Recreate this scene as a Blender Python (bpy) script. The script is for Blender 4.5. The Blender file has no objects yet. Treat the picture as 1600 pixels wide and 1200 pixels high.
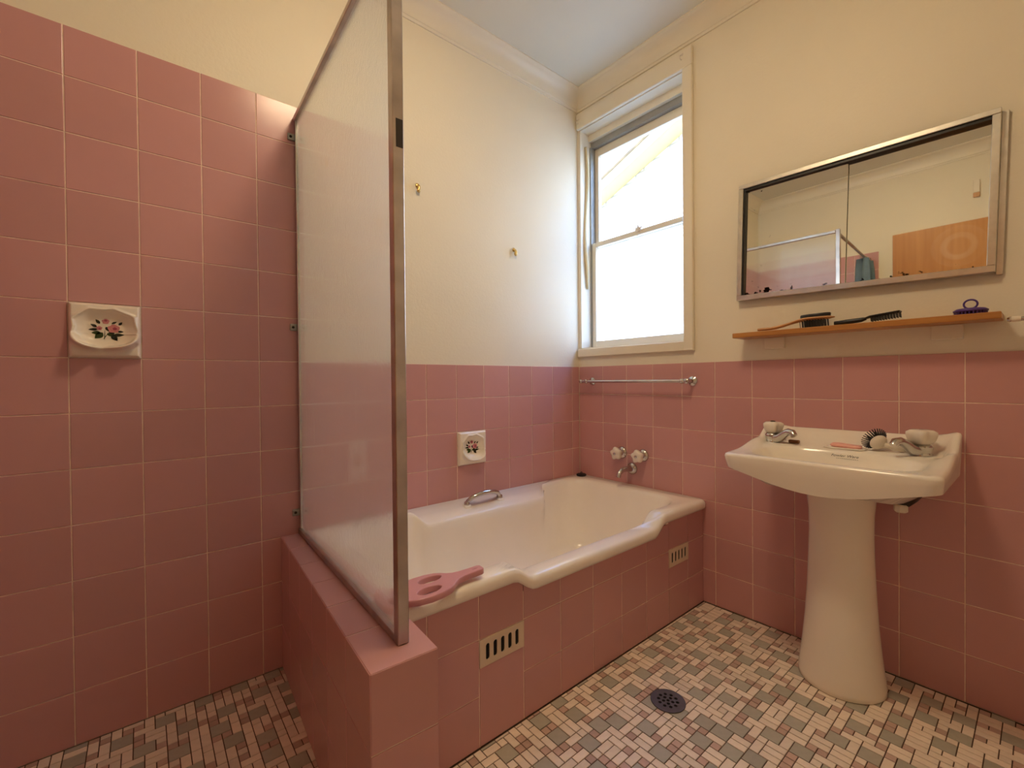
import bpy, bmesh, math, random
from mathutils import Vector, Matrix
from mathutils.bvhtree import BVHTree
random.seed(7)
S = bpy.context.scene
C = S.collection
PI = math.pi
T = 0.152

# ---------------------------------------------------------------- camera
cam_d = bpy.data.cameras.new('camera')
cam_d.sensor_width = 36.0
cam_d.lens = 694.476 * 36 / 1600
cam_d.clip_start = 0.02
cam = bpy.data.objects.new('camera', cam_d); C.objects.link(cam)
_r = Vector((0.76884331, -0.63937461, -0.00894782))
_f = Vector((0.63931263, 0.76889447, -0.00898135))
_u = _r.cross(_f).normalized()
CP = Vector((-1.90103, -1.69061, 0.98678))
cam.matrix_world = Matrix(((_r.x, _u.x, -_f.x, CP.x), (_r.y, _u.y, -_f.y, CP.y), (_r.z, _u.z, -_f.z, CP.z), (0, 0, 0, 1)))
S.camera = cam
def proj(p):
    d = Vector(p) - CP
    w = d.dot(_f)
    if w < 0.05: return None
    return 800 + 694.476 * d.dot(_r) / w, 600 - 694.476 * d.dot(_u) / w

# ---------------------------------------------------------------- world, sun, exposure
W = bpy.data.worlds.new('sky'); S.world = W; W.use_nodes = True
wn = W.node_tree.nodes; wl = W.node_tree.links
wn.clear()
sky = wn.new('ShaderNodeTexSky'); sky.sky_type = 'NISHITA'; sky.sun_disc = False
sky.sun_elevation = math.radians(48); sky.sun_rotation = math.radians(-90)
sky.dust_density = 0.6; sky.air_density = 1.0; sky.ozone_density = 3.0
bg = wn.new('ShaderNodeBackground'); bg.inputs['Strength'].default_value = 0.60
wo = wn.new('ShaderNodeOutputWorld')
tint = wn.new('ShaderNodeMixRGB'); tint.blend_type = 'MULTIPLY'; tint.inputs[0].default_value = 1.0; tint.inputs[2].default_value = (0.86, 0.98, 1.18, 1)
wl.new(sky.outputs[0], tint.inputs[1]); wl.new(tint.outputs[0], bg.inputs[0]); wl.new(bg.outputs[0], wo.inputs[0])

sun_d = bpy.data.lights.new('sun', 'SUN'); sun_d.energy = 0.85; sun_d.angle = math.radians(0.6); sun_d.color = (1.0, 0.95, 0.88)
sun = bpy.data.objects.new('sun', sun_d); C.objects.link(sun)
sun.rotation_euler = Vector((0.70, 0.16, -0.68)).to_track_quat('-Z', 'Y').to_euler()

por_d = bpy.data.lights.new('window_portal', 'AREA'); por_d.shape = 'RECTANGLE'; por_d.size = 0.62; por_d.size_y = 1.18
por_d.cycles.is_portal = True
por = bpy.data.objects.new('window_portal', por_d); C.objects.link(por)
por.location = (0.155, -0.325, 1.765); por.rotation_euler = Vector((-1, 0, 0)).to_track_quat('-Z', 'Z').to_euler()

S.view_settings.view_transform = 'Standard'; S.view_settings.look = 'None'
S.view_settings.gamma = 1.0; S.view_settings.use_curve_mapping = False
S.view_settings.exposure = 2.5
S.cycles.use_denoising = True
S.cycles.max_bounces = 14; S.cycles.diffuse_bounces = 8; S.cycles.glossy_bounces = 6; S.cycles.transmission_bounces = 10; S.cycles.transparent_max_bounces = 12
S.cycles.caustics_reflective = False; S.cycles.caustics_refractive = True
S.cycles.sample_clamp_indirect = 12.0
S.cycles.use_guiding = True

# ---------------------------------------------------------------- materials
MATS = {}
def mat(name, col, rough=0.5, metal=0.0, spec=0.5, var=0.0, vscale=8.0, bump=0.0, bscale=40.0, rnd=0.0, coat=0.0, trans=0.0, detail=4.0, isl=0.0):
    m = bpy.data.materials.new(name); m.use_nodes = True; MATS[name] = m
    n = m.node_tree.nodes; l = m.node_tree.links
    b = n['Principled BSDF']
    b.inputs['Base Color'].default_value = (*col, 1); b.inputs['Roughness'].default_value = rough
    b.inputs['Metallic'].default_value = metal; b.inputs['Specular IOR Level'].default_value = spec
    b.inputs['Coat Weight'].default_value = coat; b.inputs['Transmission Weight'].default_value = trans
    tc = n.new('ShaderNodeTexCoord')
    if var or rnd:
        mx = n.new('ShaderNodeHueSaturation'); mx.inputs['Color'].default_value = (*col, 1)
        val = n.new('ShaderNodeMath'); val.operation = 'ADD'; val.inputs[0].default_value = 1.0; val.inputs[1].default_value = 0.0
        if var:
            ns = n.new('ShaderNodeTexNoise'); ns.inputs['Scale'].default_value = vscale; ns.inputs['Detail'].default_value = detail
            l.new(tc.outputs['Object'], ns.inputs['Vector'])
            mr = n.new('ShaderNodeMapRange'); mr.inputs[1].default_value = 0.3; mr.inputs[2].default_value = 0.7
            mr.inputs[3].default_value = 1 - var; mr.inputs[4].default_value = 1 + var
            l.new(ns.outputs[0], mr.inputs[0]); l.new(mr.outputs[0], val.inputs[0])
        if rnd:
            oi = n.new('ShaderNodeObjectInfo')
            mr2 = n.new('ShaderNodeMapRange'); mr2.inputs[3].default_value = -rnd; mr2.inputs[4].default_value = rnd
            l.new(oi.outputs['Random'], mr2.inputs[0]); l.new(mr2.outputs[0], val.inputs[1])
        vo = val.outputs[0]
        if isl:
            ge = n.new('ShaderNodeNewGeometry'); mr3 = n.new('ShaderNodeMapRange'); mr3.inputs[3].default_value = -isl; mr3.inputs[4].default_value = isl
            l.new(ge.outputs['Random Per Island'], mr3.inputs[0])
            a2 = n.new('ShaderNodeMath'); a2.operation = 'ADD'; l.new(vo, a2.inputs[0]); l.new(mr3.outputs[0], a2.inputs[1]); vo = a2.outputs[0]
        l.new(vo, mx.inputs['Value']); l.new(mx.outputs[0], b.inputs['Base Color'])
    if bump:
        ns = n.new('ShaderNodeTexNoise'); ns.inputs['Scale'].default_value = bscale; ns.inputs['Detail'].default_value = 3
        l.new(tc.outputs['Object'], ns.inputs['Vector'])
        bp = n.new('ShaderNodeBump'); bp.inputs['Strength'].default_value = bump; bp.inputs['Distance'].default_value = 0.004
        l.new(ns.outputs[0], bp.inputs['Height']); l.new(bp.outputs[0], b.inputs['Normal'])
    return m

mat('paint_cream', (0.82, 0.76, 0.62), 0.5, spec=0.35, var=0.02, vscale=2.5, bump=0.13, bscale=110)
mat('paint_ceiling', (0.76, 0.75, 0.66), 0.6, spec=0.3, var=0.03, vscale=2)
mat('paint_trim', (0.82, 0.76, 0.62), 0.35, spec=0.5, var=0.02, vscale=5)
mat('tile_pink', (0.60, 0.315, 0.315), 0.22, spec=0.45, var=0.04, vscale=3.0, rnd=0.045, bump=0.05, bscale=14)
mat('grout_pink', (0.88, 0.70, 0.60), 0.8, var=0.12, vscale=30)
mat('grout_floor', (0.10, 0.055, 0.035), 0.85, var=0.2, vscale=30)
mat('mosaic_green', (0.44, 0.42, 0.355), 0.5, spec=0.3, rnd=0.06, var=0.05, vscale=60, isl=0.08)
mat('mosaic_cream', (0.84, 0.73, 0.62), 0.5, spec=0.3, rnd=0.06, var=0.05, vscale=60, isl=0.11)
mat('mosaic_pink', (0.58, 0.41, 0.345), 0.5, spec=0.3, rnd=0.07, var=0.05, vscale=60, isl=0.12)
mat('porcelain', (0.90, 0.84, 0.74), 0.12, spec=0.5, var=0.02, vscale=4)
mat('bath_enamel', (0.94, 0.89, 0.81), 0.13, spec=0.5, var=0.025, vscale=4)
mat('dish_glaze', (0.88, 0.80, 0.68), 0.10, spec=0.55)
mat('chrome', (0.62, 0.60, 0.57), 0.16, metal=1.0, var=0.08, vscale=20)
mat('frame_metal', (0.54, 0.48, 0.45), 0.3, metal=1.0, var=0.18, vscale=14)
mat('cabinet_metal', (0.72, 0.69, 0.62), 0.3, metal=1.0, var=0.1, vscale=25)
mat('alu_grey', (0.36, 0.36, 0.34), 0.45, metal=0.3, var=0.1, vscale=12)
mat('brass', (0.75, 0.55, 0.22), 0.3, metal=0.9)
mat('handle_white', (0.82, 0.75, 0.65), 0.15, spec=0.5)
mat('black_rubber', (0.012, 0.010, 0.010), 0.45)
mat('black_plastic', (0.016, 0.015, 0.015), 0.35)
mat('dark_hole', (0.006, 0.004, 0.004), 0.9)
mat('vent_cream', (0.74, 0.60, 0.46), 0.4)
mat('pink_plastic', (0.68, 0.33, 0.37), 0.28, spec=0.5)
mat('soap_pink', (0.92, 0.48, 0.41), 0.4)
mat('soap_brown', (0.19, 0.065, 0.018), 0.4)
mat('white_plastic', (0.82, 0.75, 0.63), 0.3)
mat('purple_plastic', (0.085, 0.035, 0.22), 0.4)
mat('brush_wood', (0.62, 0.34, 0.16), 0.45, var=0.1, vscale=20)
mat('drain_metal', (0.135, 0.12, 0.125), 0.5, metal=0.5, var=0.12, vscale=40)
mat('leaf_green', (0.035, 0.055, 0.012), 0.2, var=0.3, vscale=60)
mat('leaf_dark', (0.016, 0.016, 0.008), 0.2)
mat('rose_pink', (0.60, 0.22, 0.24), 0.2, var=0.2, vscale=90)
mat('rose_deep', (0.34, 0.06, 0.10), 0.2)
mat('print_black', (0.03, 0.025, 0.02), 0.4)
mat('curtain_blue', (0.28, 0.42, 0.54), 0.7, var=0.15, vscale=12)
mat('roof_tile', (0.35, 0.28, 0.22), 0.8, var=0.2, vscale=10)
mat('fascia_cream', (0.62, 0.48, 0.23), 0.6)
mat('ground_outside', (0.30, 0.31, 0.28), 0.9, var=0.2, vscale=2)
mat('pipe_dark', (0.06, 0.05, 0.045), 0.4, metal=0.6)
mat('cord_cream', (0.72, 0.60, 0.36), 0.7)

def nodes(name):
    m = bpy.data.materials.new(name); m.use_nodes = True; MATS[name] = m
    return m, m.node_tree.nodes, m.node_tree.links
# timber (shelf / door): stretched noise grain
def wood(name, c1, c2, axis, rough=0.4, ring=None):
    m, n, l = nodes(name); b = n['Principled BSDF']; b.inputs['Roughness'].default_value = rough
    tc = n.new('ShaderNodeTexCoord'); mp = n.new('ShaderNodeMapping')
    sc = [40.0, 40.0, 40.0]; sc[axis] = 2.0
    mp.inputs['Scale'].default_value = sc
    l.new(tc.outputs['Object'], mp.inputs[0])
    ns = n.new('ShaderNodeTexNoise'); ns.inputs['Scale'].default_value = 1.0; ns.inputs['Detail'].default_value = 5
    l.new(mp.outputs[0], ns.inputs[0])
    cr = n.new('ShaderNodeValToRGB'); cr.color_ramp.elements[0].position = 0.3; cr.color_ramp.elements[1].position = 0.7
    cr.color_ramp.elements[0].color = (*c1, 1); cr.color_ramp.elements[1].color = (*c2, 1)
    l.new(ns.outputs[0], cr.inputs[0])
    out = cr.outputs[0]
    if ring:                                   # pale round stain on the timber
        vm = n.new('ShaderNodeVectorMath'); vm.operation = 'DISTANCE'; vm.inputs[1].default_value = ring[0]
        l.new(tc.outputs['Object'], vm.inputs[0])
        rr = n.new('ShaderNodeValToRGB'); e = rr.color_ramp.elements
        e[0].position = 0.0; e[0].color = (0.12,)*3 + (1,)
        e[1].position = 1.0; e[1].color = (0, 0, 0, 1)
        for p, v in ((0.35, 0.15), (0.45, 0.7), (0.58, 0.6), (0.66, 0.12), (0.92, 0.2), (0.98, 0.0)):
            x = e.new(p); x.color = (v, v, v, 1)
        dv = n.new('ShaderNodeMath'); dv.operation = 'DIVIDE'; dv.inputs[1].default_value = ring[1]
        l.new(vm.outputs['Value'], dv.inputs[0]); l.new(dv.outputs[0], rr.inputs[0])
        n2 = n.new('ShaderNodeTexNoise'); n2.inputs['Scale'].default_value = 6
        l.new(tc.outputs['Object'], n2.inputs[0])
        mu = n.new('ShaderNodeMath'); mu.operation = 'MULTIPLY'; l.new(rr.outputs[0], mu.inputs[0]); l.new(n2.outputs[0], mu.inputs[1])
        mx = n.new('ShaderNodeMixRGB'); mx.inputs[2].default_value = (0.75, 0.5, 0.3, 1)
        l.new(mu.outputs[0], mx.inputs[0]); l.new(out, mx.inputs[1]); out = mx.outputs[0]
    l.new(out, b.inputs['Base Color'])
wood('shelf_timber', (0.36, 0.14, 0.035), (0.58, 0.27, 0.075), 1, 0.35)
wood('door_timber', (0.50, 0.20, 0.045), (0.60, 0.27, 0.07), 2, 0.4, ((-2.47, -1.30, 1.89), 0.15))

# obscure (textured) shower glass
m, n, l = nodes('obscure_glass'); b = n['Principled BSDF']
b.inputs['Base Color'].default_value = (0.965, 0.985, 0.955, 1); b.inputs['Transmission Weight'].default_value = 1.0
b.inputs['Roughness'].default_value = 0.13; b.inputs['IOR'].default_value = 1.45
tc = n.new('ShaderNodeTexCoord'); mp = n.new('ShaderNodeMapping'); mp.inputs['Scale'].default_value = (1, 1.0, 0.8)
l.new(tc.outputs['Object'], mp.inputs[0])
ns = n.new('ShaderNodeTexNoise'); ns.inputs['Scale'].default_value = 130; ns.inputs['Detail'].default_value = 2
l.new(mp.outputs[0], ns.inputs[0])
bp = n.new('ShaderNodeBump'); bp.inputs['Strength'].default_value = 0.10; bp.inputs['Distance'].default_value = 0.002
l.new(ns.outputs[0], bp.inputs['Height']); l.new(bp.outputs[0], b.inputs['Normal'])
tr = n.new('ShaderNodeBsdfTranslucent'); tr.inputs[0].default_value = (0.86, 0.87, 0.80, 1)
mx = n.new('ShaderNodeMixShader'); mx.inputs[0].default_value = 0.10
l.new(b.outputs[0], mx.inputs[1]); l.new(tr.outputs[0], mx.inputs[2])
tp_ = n.new('ShaderNodeBsdfTransparent'); mx2 = n.new('ShaderNodeMixShader'); mx2.inputs[0].default_value = 0.28
l.new(mx.outputs[0], mx2.inputs[1]); l.new(tp_.outputs[0], mx2.inputs[2]); l.new(mx2.outputs[0], n['Material Output'].inputs[0])

# clear window pane
m, n, l = nodes('window_glass'); n.remove(n['Principled BSDF'])
t_ = n.new('ShaderNodeBsdfTransparent'); g_ = n.new('ShaderNodeBsdfGlossy'); g_.inputs['Roughness'].default_value = 0.0
lw = n.new('ShaderNodeLayerWeight'); lw.inputs[0].default_value = 0.5
pw = n.new('ShaderNodeMath'); pw.operation = 'POWER'; pw.inputs[1].default_value = 5.0; l.new(lw.outputs['Facing'], pw.inputs[0])
fr = n.new('ShaderNodeMath'); fr.operation = 'MULTIPLY_ADD'; fr.inputs[1].default_value = 0.75; fr.inputs[2].default_value = 0.03; l.new(pw.outputs[0], fr.inputs[0])
mx = n.new('ShaderNodeMixShader'); l.new(fr.outputs[0], mx.inputs[0]); l.new(t_.outputs[0], mx.inputs[1]); l.new(g_.outputs[0], mx.inputs[2])
l.new(mx.outputs[0], n['Material Output'].inputs[0])

# mirror with tarnished edge spots
m, n, l = nodes('mirror_silver'); b = n['Principled BSDF']
b.inputs['Metallic'].default_value = 1.0; b.inputs['Roughness'].default_value = 0.015
tc = n.new('ShaderNodeTexCoord'); ns = n.new('ShaderNodeTexNoise'); ns.inputs['Scale'].default_value = 38; ns.inputs['Detail'].default_value = 6
l.new(tc.outputs['Object'], ns.inputs[0])
sx = n.new('ShaderNodeSeparateXYZ'); l.new(tc.outputs['Object'], sx.inputs[0])
low = n.new('ShaderNodeMapRange'); low.inputs[1].default_value = 0.0; low.inputs[2].default_value = 0.05; low.inputs[3].default_value = 0.16; low.inputs[4].default_value = -0.08
l.new(sx.outputs[2], low.inputs[0])
lft = n.new('ShaderNodeMapRange'); lft.inputs[1].default_value = -0.22; lft.inputs[2].default_value = -0.0; lft.inputs[3].default_value = -0.14; lft.inputs[4].default_value = 0.03
l.new(sx.outputs[1], lft.inputs[0])
ad = n.new('ShaderNodeMath'); l.new(low.outputs[0], ad.inputs[0]); l.new(lft.outputs[0], ad.inputs[1])
ad2 = n.new('ShaderNodeMath'); l.new(ad.outputs[0], ad2.inputs[0]); l.new(ns.outputs[0], ad2.inputs[1])
cr = n.new('ShaderNodeValToRGB'); cr.color_ramp.elements[0].position = 0.60; cr.color_ramp.elements[1].position = 0.64
cr.color_ramp.elements[0].color = (0.90, 0.90, 0.80, 1); cr.color_ramp.elements[1].color = (0.03, 0.025, 0.02, 1)
l.new(ad2.outputs[0], cr.inputs[0]); l.new(cr.outputs[0], b.inputs['Base Color'])

m, n, l = nodes('opal_lamp'); b = n['Principled BSDF']; b.inputs['Base Color'].default_value = (0.9, 0.85, 0.75, 1)
b.inputs['Emission Color'].default_value = (1.0, 0.77, 0.49, 1); b.inputs['Emission Strength'].default_value = 8.0
# neighbour's pale brickwork (courses only a few pixels high)
m, n, l = nodes('pale_brick'); b = n['Principled BSDF']; b.inputs['Roughness'].default_value = 0.8
tc = n.new('ShaderNodeTexCoord'); sx = n.new('ShaderNodeSeparateXYZ'); cx = n.new('ShaderNodeCombineXYZ')
l.new(tc.outputs['Object'], sx.inputs[0]); l.new(sx.outputs[1], cx.inputs[0]); l.new(sx.outputs[2], cx.inputs[1])
br = n.new('ShaderNodeTexBrick'); br.inputs['Color1'].default_value = (0.56, 0.52, 0.45, 1); br.inputs['Color2'].default_value = (0.51, 0.47, 0.40, 1)
br.inputs['Mortar'].default_value = (0.30, 0.27, 0.22, 1); br.inputs['Scale'].default_value = 1.0; br.inputs['Mortar Size'].default_value = 0.012
br.inputs['Brick Width'].default_value = 0.24; br.inputs['Row Height'].default_value = 0.086
l.new(cx.outputs[0], br.inputs[0]); l.new(br.outputs[0], b.inputs['Base Color'])

# ---------------------------------------------------------------- mesh helpers
def link(name, me, m=None, parent=None):
    o = bpy.data.objects.new(name, me); C.objects.link(o)
    if m is not None and not me.materials: me.materials.append(MATS[m])
    if parent is not None: o.parent = parent
    return o
def obj(name, bm, m, parent=None, smooth=False):
    me = bpy.data.meshes.new(name); bmesh.ops.recalc_face_normals(bm, faces=bm.faces); bm.to_mesh(me); bm.free()
    if smooth:
        for p in me.polygons: p.use_smooth = True
        if smooth != True: me.set_sharp_from_angle(angle=math.radians(smooth))
    return link(name, me, m, parent)
def empty(name, loc=(0, 0, 0), rz=0.0):
    o = bpy.data.objects.new(name, None); C.objects.link(o); o.location = loc; o.rotation_euler = (0, 0, rz); o.empty_display_size = 0.05
    return o
def tag(o, label, cat, group=None, kind=None):
    o['label'] = label; o['category'] = cat
    if group: o['group'] = group
    if kind: o['kind'] = kind
    return o
def struct(o, label=None, cat=None):
    o['kind'] = 'structure'
    if label: o['label'] = label
    if cat: o['category'] = cat
    return o
def box(bm, x0, y0, z0, x1, y1, z1, bev=0.0, seg=2):
    t = bmesh.new()
    bmesh.ops.create_cube(t, size=1.0)
    for v in t.verts:
        v.co = Vector(((x0+x1)/2 + v.co.x*abs(x1-x0), (y0+y1)/2 + v.co.y*abs(y1-y0), (z0+z1)/2 + v.co.z*abs(z1-z0)))
    if bev: bmesh.ops.bevel(t, geom=t.edges[:], offset=bev, segments=seg, affect='EDGES', profile=0.5)
    me = bpy.data.meshes.new('tmp'); t.to_mesh(me); t.free(); bm.from_mesh(me); bpy.data.meshes.remove(me)
    return bm
def bx(*a, **k): return box(bmesh.new(), *a, **k)
def tube(bm, pts, r, seg=12, cap=True):
    pts = [Vector(p) for p in pts]
    rs = r if isinstance(r, (list, tuple)) else [r]*len(pts)
    rings = []; up = None
    for i, p in enumerate(pts):
        d = (pts[min(i+1, len(pts)-1)] - pts[max(i-1, 0)]).normalized()
        if up is None: up = d.orthogonal().normalized()
        up = (up - d*up.dot(d)).normalized(); s = d.cross(up)
        rings.append([bm.verts.new(p + (up*math.cos(2*PI*k/seg) + s*math.sin(2*PI*k/seg))*rs[i]) for k in range(seg)])
    for a, b_ in zip(rings, rings[1:]):
        for k in range(seg): bm.faces.new((a[k], a[(k+1) % seg], b_[(k+1) % seg], b_[k]))
    if cap: bm.faces.new(rings[0][::-1]); bm.faces.new(rings[-1])
    return bm
def lathe(bm, prof, origin=(0, 0, 0), axis=(0, 0, 1), seg=24, lobe=None):
    """prof: (radius, height) along axis; lobe(k_angle, height index) scales the radius"""
    ax = Vector(axis).normalized(); u = ax.orthogonal().normalized(); v = ax.cross(u); o = Vector(origin)
    rings = []
    for i, (r, h) in enumerate(prof):
        ring = []
        for k in range(seg):
            a = 2*PI*k/seg; rr = r*(lobe(a, i) if lobe else 1)
            ring.append(bm.verts.new(o + ax*h + (u*math.cos(a) + v*math.sin(a))*rr))
        rings.append(ring)
    for a, b_ in zip(rings, rings[1:]):
        for k in range(seg): bm.faces.new((a[k], a[(k+1) % seg], b_[(k+1) % seg], b_[k]))
    bm.faces.new(rings[0][::-1]); bm.faces.new(rings[-1])
    return bm
def bridge(bm, loops, close_last=True, close_first=False):
    rings = [[bm.verts.new(p) for p in L] for L in loops]
    n_ = len(rings[0])
    for a, b_ in zip(rings, rings[1:]):
        for k in range(n_): bm.faces.new((a[k], a[(k+1) % n_], b_[(k+1) % n_], b_[k]))
    if close_last: bm.faces.new(rings[-1])
    if close_first: bm.faces.new(rings[0][::-1])
    return bm
def cutout(name, outer, holes, thick, bev, m, parent=None, mw=None):
    """plate with real openings: 2-D outlines filled and extruded"""
    cu = bpy.data.curves.new(name, 'CURVE'); cu.dimensions = '2D'; cu.fill_mode = 'BOTH'; cu.extrude = max(thick/2 - bev, 0.0001); cu.bevel_depth = bev; cu.bevel_resolution = 1
    for L in [outer] + holes:
        sp = cu.splines.new('POLY'); sp.points.add(len(L)-1); sp.use_cyclic_u = True
        for q, p in zip(sp.points, L): q.co = (p[0], p[1], 0, 1)
    t = bpy.data.objects.new('tmp', cu); C.objects.link(t)
    dg = bpy.context.evaluated_depsgraph_get()
    me = bpy.data.meshes.new_from_object(t.evaluated_get(dg)); bpy.data.objects.remove(t); bpy.data.curves.remove(cu)
    me.materials.clear()
    o = link(name, me, m, parent)
    if mw is not None: o.matrix_local = mw
    return o
def slot(cx, cy, w, h, n_=6):
    r = w/2; P = []
    for k in range(n_+1): a = PI*k/n_; P.append((cx + r*math.cos(a), cy + h/2 - r + r*math.sin(a)))
    for k in range(n_+1): a = PI + PI*k/n_; P.append((cx + r*math.cos(a), cy - h/2 + r + r*math.sin(a)))
    return P
def circ(cx, cy, r, n_=16, ry=None): return [(cx + r*math.cos(2*PI*k/n_), cy + (ry or r)*math.sin(2*PI*k/n_)) for k in range(n_)]
def basis(xa, ya, na, o):
    return Matrix(((xa[0], ya[0], na[0], o[0]), (xa[1], ya[1], na[1], o[1]), (xa[2], ya[2], na[2], o[2]), (0, 0, 0, 1)))
XP, XN, YP, YN, ZP = (1, 0, 0), (-1, 0, 0), (0, 1, 0), (0, -1, 0), (0, 0, 1)

TM = {}
G = 0.0028                                     # joint width
def tile_mesh(w, h, t=0.007, mname='tile_pink', bev=0.0011):
    key = (round(w, 4), round(h, 4), t, mname)
    if key not in TM:
        b_ = bmesh.new(); box(b_, G/2, G/2, -t, w-G/2, h-G/2, 0)
        e = [x for x in b_.edges if all(abs(v.co.z) < 1e-6 for v in x.verts)]
        bmesh.ops.bevel(b_, geom=e, offset=bev, segments=2, affect='EDGES', profile=0.5)
        me = bpy.data.meshes.new('tile'); b_.to_mesh(me); b_.free(); me.materials.append(MATS[mname]); TM[key] = me
    return TM[key]
def tile(parent, M, u0, v0, u1, v1, name='tile'):
    if u1-u0 < 0.012 or v1-v0 < 0.012: return
    o = bpy.data.objects.new(name, tile_mesh(u1-u0, v1-v0)); C.objects.link(o); o.parent = parent
    jit = Matrix.Rotation(random.gauss(0, 0.0016), 4, 'X') @ Matrix.Rotation(random.gauss(0, 0.0016), 4, 'Y')
    o.matrix_local = M @ Matrix.Translation((u0, v0, 0)) @ jit

# ---------------------------------------------------------------- room shell
XL, YF, ZC, ZT = -2.48, -2.35, 2.57, 1.058
PB = 0.005                                      # plaster lies 5 mm behind the tile faces
floor = struct(obj('floor', bx(XL-0.12, YF-0.12, -0.12, 0.12, 0.12, -0.0025), 'grout_floor'))
ceiling = struct(obj('ceiling', bx(XL-0.12, YF-0.12, ZC, 0.20, 0.12, ZC+0.12), 'paint_ceiling'))
wall_back = struct(obj('wall_back', bx(XL-0.12, PB, -0.003, 0.16, 0.14, ZC), 'paint_cream'))
wall_left = struct(obj('wall_left', bx(XL-0.14, YF-0.12, -0.003, XL-PB, PB, ZC), 'paint_cream'))
wall_front = struct(obj('wall_front', bx(XL-0.005, YF-0.12, -0.003, 0.16, YF, ZC), 'paint_cream'))
WY0, WY1, WZ0, WZ1 = -0.012, -0.637, 1.155, 2.382    # window opening
b_ = bmesh.new()
box(b_, PB, YF, -0.003, 0.16, PB, WZ0); box(b_, PB, YF, WZ1, 0.16, PB, ZC)
box(b_, PB, YF, WZ0, 0.16, WY1, WZ1); box(b_, PB, WY0, WZ0, 0.16, PB, WZ1)
wall_right = struct(obj('wall_right', b_, 'paint_cream'))

# cornices (scotia profile)
def cornice(name, p0, p1, inn):
    d = (Vector(p1)-Vector(p0)); inn = Vector(inn); b2 = bmesh.new()
    c_, h_ = 0.075, 0.085
    prof = [(0.0, -h_), (0.006, -h_), (0.008, -h_+0.010)]
    for k in range(9):
        a = PI/2*k/8; prof.append((0.012 + (c_-0.022)*(1-math.cos(a)), -h_+0.012 + (h_-0.020)*math.sin(a)))
    prof += [(c_-0.008, -0.006), (c_, -0.005), (c_, 0.0), (0, 0)]
    A = [b2.verts.new(Vector(p0)+inn*x + Vector((0, 0, ZC+z))) for x, z in prof]
    B = [b2.verts.new(Vector(p1)+inn*x + Vector((0, 0, ZC+z))) for x, z in prof]
    for k in range(len(prof)): q = (k+1) % len(prof); b2.faces.new((A[k], A[q], B[q], B[k]))
    b2.faces.new(A[::-1]); b2.faces.new(B)
    return struct(obj(name, b2, 'paint_trim', smooth=40))
cornice('trim_1', (XL-PB, PB, 0), (PB, PB, 0), YN)
cornice('trim_2', (PB, PB, 0), (PB, YF, 0), XN)
cornice('trim_3', (XL-PB, YF, 0), (XL-PB, PB, 0), XP)
cornice('trim_4', (XL-PB, YF, 0), (PB, YF, 0), YP)

# ---------------------------------------------------------------- wall tiles
def grout(parent, *a): return obj('grout_bed', bx(*a), 'grout_pink', parent)
def spans(a, b, first, step):
    """joint lines from a up to b, one of them at `first`"""
    k = math.ceil((a-first)/step + 0.08); L = [a]
    while first + k*step < b-0.010: L.append(first + k*step); k += 1
    return L + [b]
rows_low = spans(0.0, ZT, ZT, T)
rows_high = spans(0.0, 1.955, ZT, T)
def fill(parent, M, cols, rows, skip=None):
    for u0, u1 in zip(cols, cols[1:]):
        for v0, v1 in zip(rows, rows[1:]):
            if skip and skip((u0+u1)/2, (v0+v1)/2): continue
            tile(parent, M, u0, v0, u1, v1)
MB_ = basis(XP, ZP, YN, (0, 0, 0))              # wall_back: u = x
XS = -1.452                                     # where the tall shower tiling stops
grout(wall_back, XL, 0.0017, 0, XS, 0.02, 1.9535); grout(wall_back, XS, 0.0017, 0.40, 0.0, 0.02, ZT-0.0015)
fill(wall_back, MB_, spans(XL, XS, -1.598, T), rows_high, lambda u, v: (-2.054 < u < -1.902 and 1.058 < v < 1.21) or (u > -1.46 and v < 0.4))
fill(wall_back, MB_, spans(XS, -0.0, -0.058, T), [r for r in rows_low if r > 0.43], lambda u, v: -0.818 < u < -0.666 and 0.602 < v < 0.754)
MR = basis(YN, ZP, XN, (0, 0, 0))               # wall_right: u = -y
grout(wall_right, 0.0017, YF, 0, 0.02, 0.0, ZT-0.0015)
fill(wall_right, MR, [0.0] + spans(0.166, -YF, 0.166, T), rows_low, lambda u, v: u < 0.63 and v < 0.40)
ML = basis(YP, ZP, XP, (XL, 0, 0))              # wall_left: u = y, seen in the mirror
grout(wall_left, XL-0.02, -0.862, 0, XL-0.0017, 0.0, 1.9535)
fill(wall_left, ML, spans(-0.862, 0.0, -0.862, T), rows_high)

# ---------------------------------------------------------------- half-height tiled partition at the foot of the bath
NZ, NW, NL = 0.453, 0.138, 0.907
part = struct(empty('wall_partition', (-1.540, 0.0, 0), -math.atan(0.050/0.907)))
obj('core', bx(0.0017, -NL+0.0017, 0, NW-0.0017, 0.006, NZ-0.0017), 'grout_pink', part)
lines = [-NL + k*T for k in range(6)] + [0.0]
zr = [0.0, NZ-2*T, NZ-T, NZ]
fill(part, basis(YN, ZP, XN, (0, 0, 0)), sorted(-x for x in lines), zr)
fill(part, basis(XP, YP, ZP, (0, 0, NZ)), [0, NW], sorted(lines))
fill(part, basis(XP, ZP, YN, (0, -NL, 0)), [0, NW], zr)
fill(part, basis(YP, ZP, XP, (NW, 0, 0)), sorted(lines)[:3], zr)

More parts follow.
